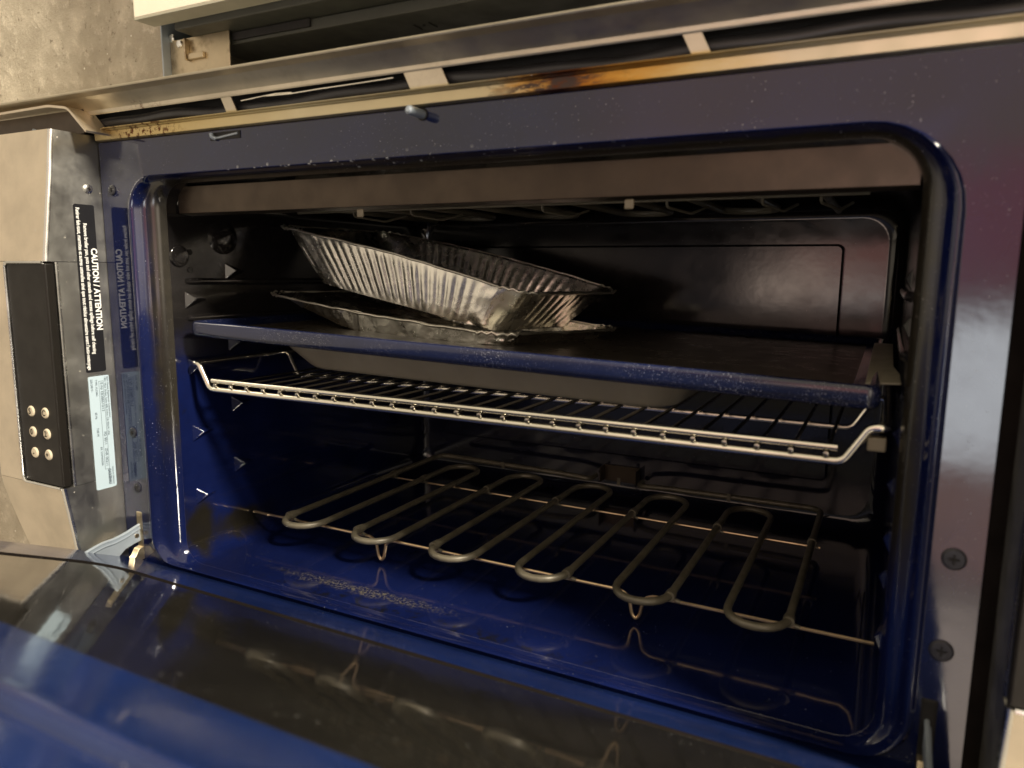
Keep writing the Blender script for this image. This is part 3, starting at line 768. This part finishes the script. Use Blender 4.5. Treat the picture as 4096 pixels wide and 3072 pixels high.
# ================================================================ grey pan under the tray
GP = thing('baking_pan', 'dull grey metal pan wedged between the wire rack and the blue tray', 'baking pan', (.33, .24, -.225))
bm = B()
def pan_pt(x, y, z):      # small lean: left end up
    return (x, y, z + (.545 - x) * .0225)
rp = [(.150, .540, .120, .355, -.2330, .026), (.147, .5425, .1175, .357, -.2322, .027), (.142, .547, .114, .360, -.2290, .028), (.120, .560, .100, .370, -.2085, .032), (.116, .562, .096, .373, -.2050, .033)]
rg = []
for x0, x1, y0, y1, z, r in rp: rg.append([bm.verts.new(pan_pt(x, y, z)) for x, y in rrect(x0, x1, y0, y1, r, 8, 8)])
bm.faces.new(rg[0])
for i in range(4): bridge(bm, rg[i], rg[i + 1])
robj('pan_body', bm, M_PAN, GP, angle=40)
bm = B(); ra = [bm.verts.new(pan_pt(x, y, -.2050)) for x, y in rrect(.116, .562, .096, .373, .033, 8, 8)]; rb = [bm.verts.new(pan_pt(x, y, -.2046)) for x, y in rrect(.108, .570, .088, .381, .036, 8, 8)]
rc = [bm.verts.new(pan_pt(x, y, -.2062)) for x, y in rrect(.107, .571, .087, .382, .036, 8, 8)]
bridge(bm, ra, rb); bridge(bm, rb, rc); robj('pan_rim', bm, M_PAN, GP)

# ================================================================ blue enamel tray
TR = thing('broiler_tray', 'speckled cobalt blue enamel tray lying slightly tilted above the wire rack', 'tray', (.394, .2, -.185))
def tz(x): return -.1706 - (x - .0886) * .0272
bm = B()
# loops in plan (x, y) with heights relative to the tilted top
def tloop(o, dz, r): return [bm.verts.new((x, y, tz(x) + dz)) for x, y in rrect(.0886 + o, .6995 - o, .0200 + o * .8, .405 - o, r * .45, 8, 12)]
L = [tloop(.0075, -.0152, .014), tloop(.0028, -.0150, .017), tloop(.0006, -.0130, .018), tloop(.0, -.0100, .018), tloop(.0, -.0030, .018), tloop(.0012, -.0008, .018), tloop(.0035, .0, .018), tloop(.0062, -.0008, .018), tloop(.010, -.0055, .018), tloop(.018, -.0072, .018)]
for i in range(len(L) - 1): bridge(bm, L[i], L[i + 1])
under = tloop(.010, -.0090, .014); bridge(bm, L[0], under); bm.faces.new(under)
robj('tray_body', bm, M_TRAY, TR, angle=50)
bm = B(); fl = tloop(.0175, -.0070, .018); bm.faces.new(fl); robj('tray_floor', bm, M_TFLOOR, TR)
bm = B()
P = []
v = []
for (x, y, z) in ((.690, .045, -.1895), (.7105, .047, -.1888), (.7100, .085, -.1876), (.706, .12, -.186), (.706, .30, -.185), (.690, .30, -.185)): v.append((x, y, z))
a = [bm.verts.new((x, y, z + .0012)) for x, y, z in v]; b = [bm.verts.new((x, y, z)) for x, y, z in v]
bridge(bm, a, b); bm.faces.new(a); bm.faces.new(list(reversed(b)))
robj('side_flange', bm, M_PAN, TR, bevel=.0005)

# ================================================================ foil pans
def bil(c4, s, t):
    a, b, c2, d = [Vector(p) for p in c4]   # FL, FR, BR, BL
    return (a * (1 - s) + b * s) * (1 - t) + (d * (1 - s) + c2 * s) * t
def foil(name, label, rim, bot, ribs, rim_w, seed, mat=None, bow=0., crinkle=.0012, rad=.075, flangedrop=.0, botlift=None, dense_n=34):
    root = thing(name, label, 'foil pan', tuple(bil(bot, .5, .5)))
    rnd = random.Random(seed); off = Vector((seed * 3.1, 7, 1))
    def outline(ns):
        """rounded rectangle in (s, t), evenly sampled along the sides"""
        P = []
        r = rad; rt = rad * 1.7
        def arc(cs, ct, a0):
            for i in range(10):
                a = math.radians(a0 + 9 * i + 4.5); P.append((cs + r * math.cos(a), ct + rt * math.sin(a), True))
        def side(s0, t0, s1, t1, n):
            for i in range(n + 1): P.append((s0 + (s1 - s0) * i / n, t0 + (t1 - t0) * i / n, False))
        side(r, 0, 1 - r, 0, ns * 4); arc(1 - r, rt, 270); side(1, rt, 1, 1 - rt, ns * 2); arc(1 - r, 1 - rt, 0); side(1 - r, 1, r, 1, ns * 4); arc(r, 1 - rt, 90); side(0, 1 - rt, 0, rt, ns * 2); arc(r, rt, 180)
        return P
    OUT = outline(dense_n)
    long_dent = lambda s: ribs and (s < .16 or s > .86)
    levels = [0, .04, .1, .2, .35, .5, .65, .8, .9, .97, 1.0]
    bm = B(); rings = []
    for li, lv in enumerate(levels):
        ring = []
        for idx, (s, t, corner) in enumerate(OUT):
            pr_ = bil(rim, s, t); pb_ = bil(bot, s, t)
            if botlift: pb_ = pb_ + Vector((0, 0, botlift(s)))
            pr_ = pr_ + Vector((0, 0, bow * math.sin(math.pi * s)))
            p = pb_.lerp(pr_, lv)
            # outward direction in plan
            cen = bil(rim, .5, .5); o_ = Vector((p.x - cen.x, (p.y - cen.y) * 1.6, 0)).normalized()
            mid = math.sin(math.pi * min(1, max(0, (lv - .05) / .9)))
            if not corner and ribs:
                long_side = (t < .001 or t > .999)
                k = s if long_side else t
                if not long_side: o_ = Vector((1 if s > .5 else -1, 0, 0)); 
                else: o_ = Vector((0, -1 if t < .5 else 1, 0))
                n = ribs if long_side else max(4, int(ribs * .45))
                if .2 < k < .8 or long_side: p = p + o_ * ((.0008 + .0009 * abs(mnoise.noise(Vector((k * 6 + seed, t * 3, 2))))) * (abs(math.sin(k * n * math.pi)) - .5) * min(1, mid * 3) * min(1, max(0, (min(k, 1 - k) - .10) * 12)))
            if corner:
                p = p + o_ * crinkle * (math.sin(idx * 2.9 + seed) + rnd.uniform(-.6, .6)) * (.4 + mid)
            nv = mnoise.noise_vector(p * 55 + off)
            if long_dent(s): p = p + Vector((0, -.0022 * (mnoise.noise(Vector((p.x * 90 + p.z * 130, seed, p.y * 20)))), 0))
            p = p + nv * crinkle * (.35 if (ribs and not corner) else 1.0)
            ring.append(bm.verts.new(p - root.location))
        rings.append(ring)
    for i in range(len(rings) - 1): bridge(bm, rings[i], rings[i + 1])
    # bottom as concentric rings towards the centre
    prevr = rings[0]
    for f in (.85, .6, .3):
        ring = []
        for (s, t, cn) in OUT:
            s2, t2 = .5 + (s - .5) * f, .5 + (t - .5) * f
            p = bil(bot, s2, t2)
            if botlift: p = p + Vector((0, 0, botlift(s2)))
            p = p + mnoise.noise_vector(p * 40 + off) * crinkle * 1.2 + Vector((0, 0, .0012))
            ring.append(bm.verts.new(p - root.location))
        bridge(bm, prevr, ring); prevr = ring
    bm.faces.new(prevr)
    o = obj('foil_wall', bm, mat, root, angle=80, wn=False)
    md = o.modifiers.new('s', 'SOLIDIFY'); md.thickness = .0003
    # rim: flat flange plus curled edge
    bm = B(); r0 = [bm.verts.new(v2) for v2 in [None] * 0]
    inner_, outer_, lip, low, ROLL = [], [], [], [], []
    for idx, (s, t, corner) in enumerate(OUT):
        base = bil(rim, s, t) + Vector((0, 0, bow * math.sin(math.pi * s)))
        cen = bil(rim, .5, .5); u = bil(rim, 1, .5) - bil(rim, 0, .5); v3 = bil(rim, .5, 1) - bil(rim, .5, 0)
        un, vn = u.normalized(), v3.normalized()
        d = Vector(((s - .5) * 2, (t - .5) * 2, 0)); d = Vector((math.copysign(abs(d.x) ** 6, d.x), math.copysign(abs(d.y) ** 6, d.y), 0))
        if d.length < 1e-5: d = Vector((0, -1, 0))
        d.normalize(); o_ = un * d.x + vn * d.y
        w = rim_w * (1 + (.25 * math.sin(idx * 1.7) if corner else .05 * math.sin(idx * .3)))
        nv = mnoise.noise_vector(base * 50 + off) * crinkle * .9
        cr = crinkle * .9 * math.sin(idx * 3.1 + 1) if corner else 0
        inner_.append(bm.verts.new(base + nv - root.location))
        outer_.append(bm.verts.new(base + o_ * w + nv + Vector((0, 0, cr - flangedrop)) - root.location))
        ROLL.append(base + o_ * (w + .0006) + nv + Vector((0, 0, cr - flangedrop)) - root.location)
        lip.append(bm.verts.new(base + o_ * (w + .0009) + nv + Vector((0, 0, cr - flangedrop - .0007)) - root.location))
        low.append(bm.verts.new(base + o_ * (w + .0003) + nv + Vector((0, 0, cr - flangedrop - .0017)) - root.location))
    bridge(bm, inner_, outer_); bridge(bm, outer_, lip); bridge(bm, lip, low)
    obj('foil_rim', bm, mat, root, angle=80, wn=False)
    bm = B(); tube(bm, ROLL + [ROLL[0]], .00115, 8, cap=False); obj('rolled_edge', bm, M_RIM, root, angle=80, wn=False)
    return root
foil('deep_foil_pan', 'deep ribbed aluminium foil pan lying tilted on top of the shallow foil pan', 
     [(.091, .146, -.0730), (.396, .137, -.1390), (.438, .278, -.1395), (.135, .285, -.0740)],
     [(.138, .150, -.1335), (.366, .141, -.1768), (.392, .262, -.1790), (.160, .270, -.1370)], 26, .0060, 3, M_FOIL, bow=.005, crinkle=.0011)
foil('shallow_foil_pan', 'shallow crumpled aluminium foil pan lying bent on the blue tray under the deep one',
     [(.090, .127, -.1460), (.397, .094, -.1745), (.452, .246, -.1768), (.145, .280, -.1460)],
     [(.125, .130, -.1820), (.391, .096, -.1855), (.442, .243, -.1872), (.170, .272, -.1850)], 0, .0050, 8, M_FOILC, bow=-.003, crinkle=.0013,
     botlift=lambda s: .026 * max(0, 1 - s / .42) ** 1.5)

# ================================================================ what stands above the oven, and the wall behind
UP = thing('drawer_cabinet', 'cream fronted drawer with a dark grey underside hanging above the oven', 'cabinet', (.6, .1, .15))
bm = B(); box(bm, .1178, 1.6, -.0400, -.0206, .0862, .60); robj('drawer_front', bm, [M_CREAM], UP, bevel=.0012)
bm = B(); box(bm, .1182, 1.59, -.0398, -.0208, .0851, .0861); robj('front_edge_band', bm, M_EDGE, UP)
bm = B(); box(bm, .142, 1.6, -.0200, .55, .0795, .60); robj('cabinet_body', bm, M_GREY, UP, bevel=.001)
bm = B(); box(bm, .152, 1.6, .006, .54, .0700, .0790); robj('bottom_board', bm, M_GREY, UP, bevel=.0008)
bm = B(); box(bm, .185, .270, .0035, .0055, .0725, .0785); robj('board_gap', bm, M_DARK, UP, smooth=False)
bm = B()
for xx in (.352, .366): box(bm, xx - .0004, xx + .0004, .030, .042, .0694, .0699)
tube(bm, [(.359, .034, .0699), (.359, .034, .0694)], .0012, 10)
robj('board_mark', bm, M_DARK, UP, smooth=False)
BK = thing('steel_bracket', 'stained steel corner bracket with two screws beside the grey cabinet', 'bracket', (.13, .0, .07))
bm = B(); box(bm, .1120, .1850, -.0010, .0005, .0390, .0795); robj('bracket_plate', bm, M_RUST, BK, bevel=.0004)
bm = B(); box(bm, .1105, .1119, -.0090, .060, .0390, .1000); robj('bracket_side', bm, M_GALV, BK, bevel=.0003)
bm = B(); box(bm, .1350, .1365, -.0060, -.0011, .0600, .0780); box(bm, .1370, .1560, -.0040, -.0011, .0605, .0655); robj('bracket_tab', bm, M_RUST, BK, bevel=.0004)
for (x, z, mm) in ((.1155, .0815, M_SCREWS), (.1250, .0755, M_SCREWS)):
    bm = B(); disc_y(bm, x, -.0011, z, .0034, .0016, .4, 20); s_ = robj('screw', bm, mm, BK, angle=25)
bm = B(); box(bm, -3, .1100, .0100, .60, .0386, 3.0); box(bm, -3, -.0700, .0100, .60, -2.0, .0384)
w = obj('wall', bm, M_CONC, None, smooth=False); w['kind'] = 'structure'
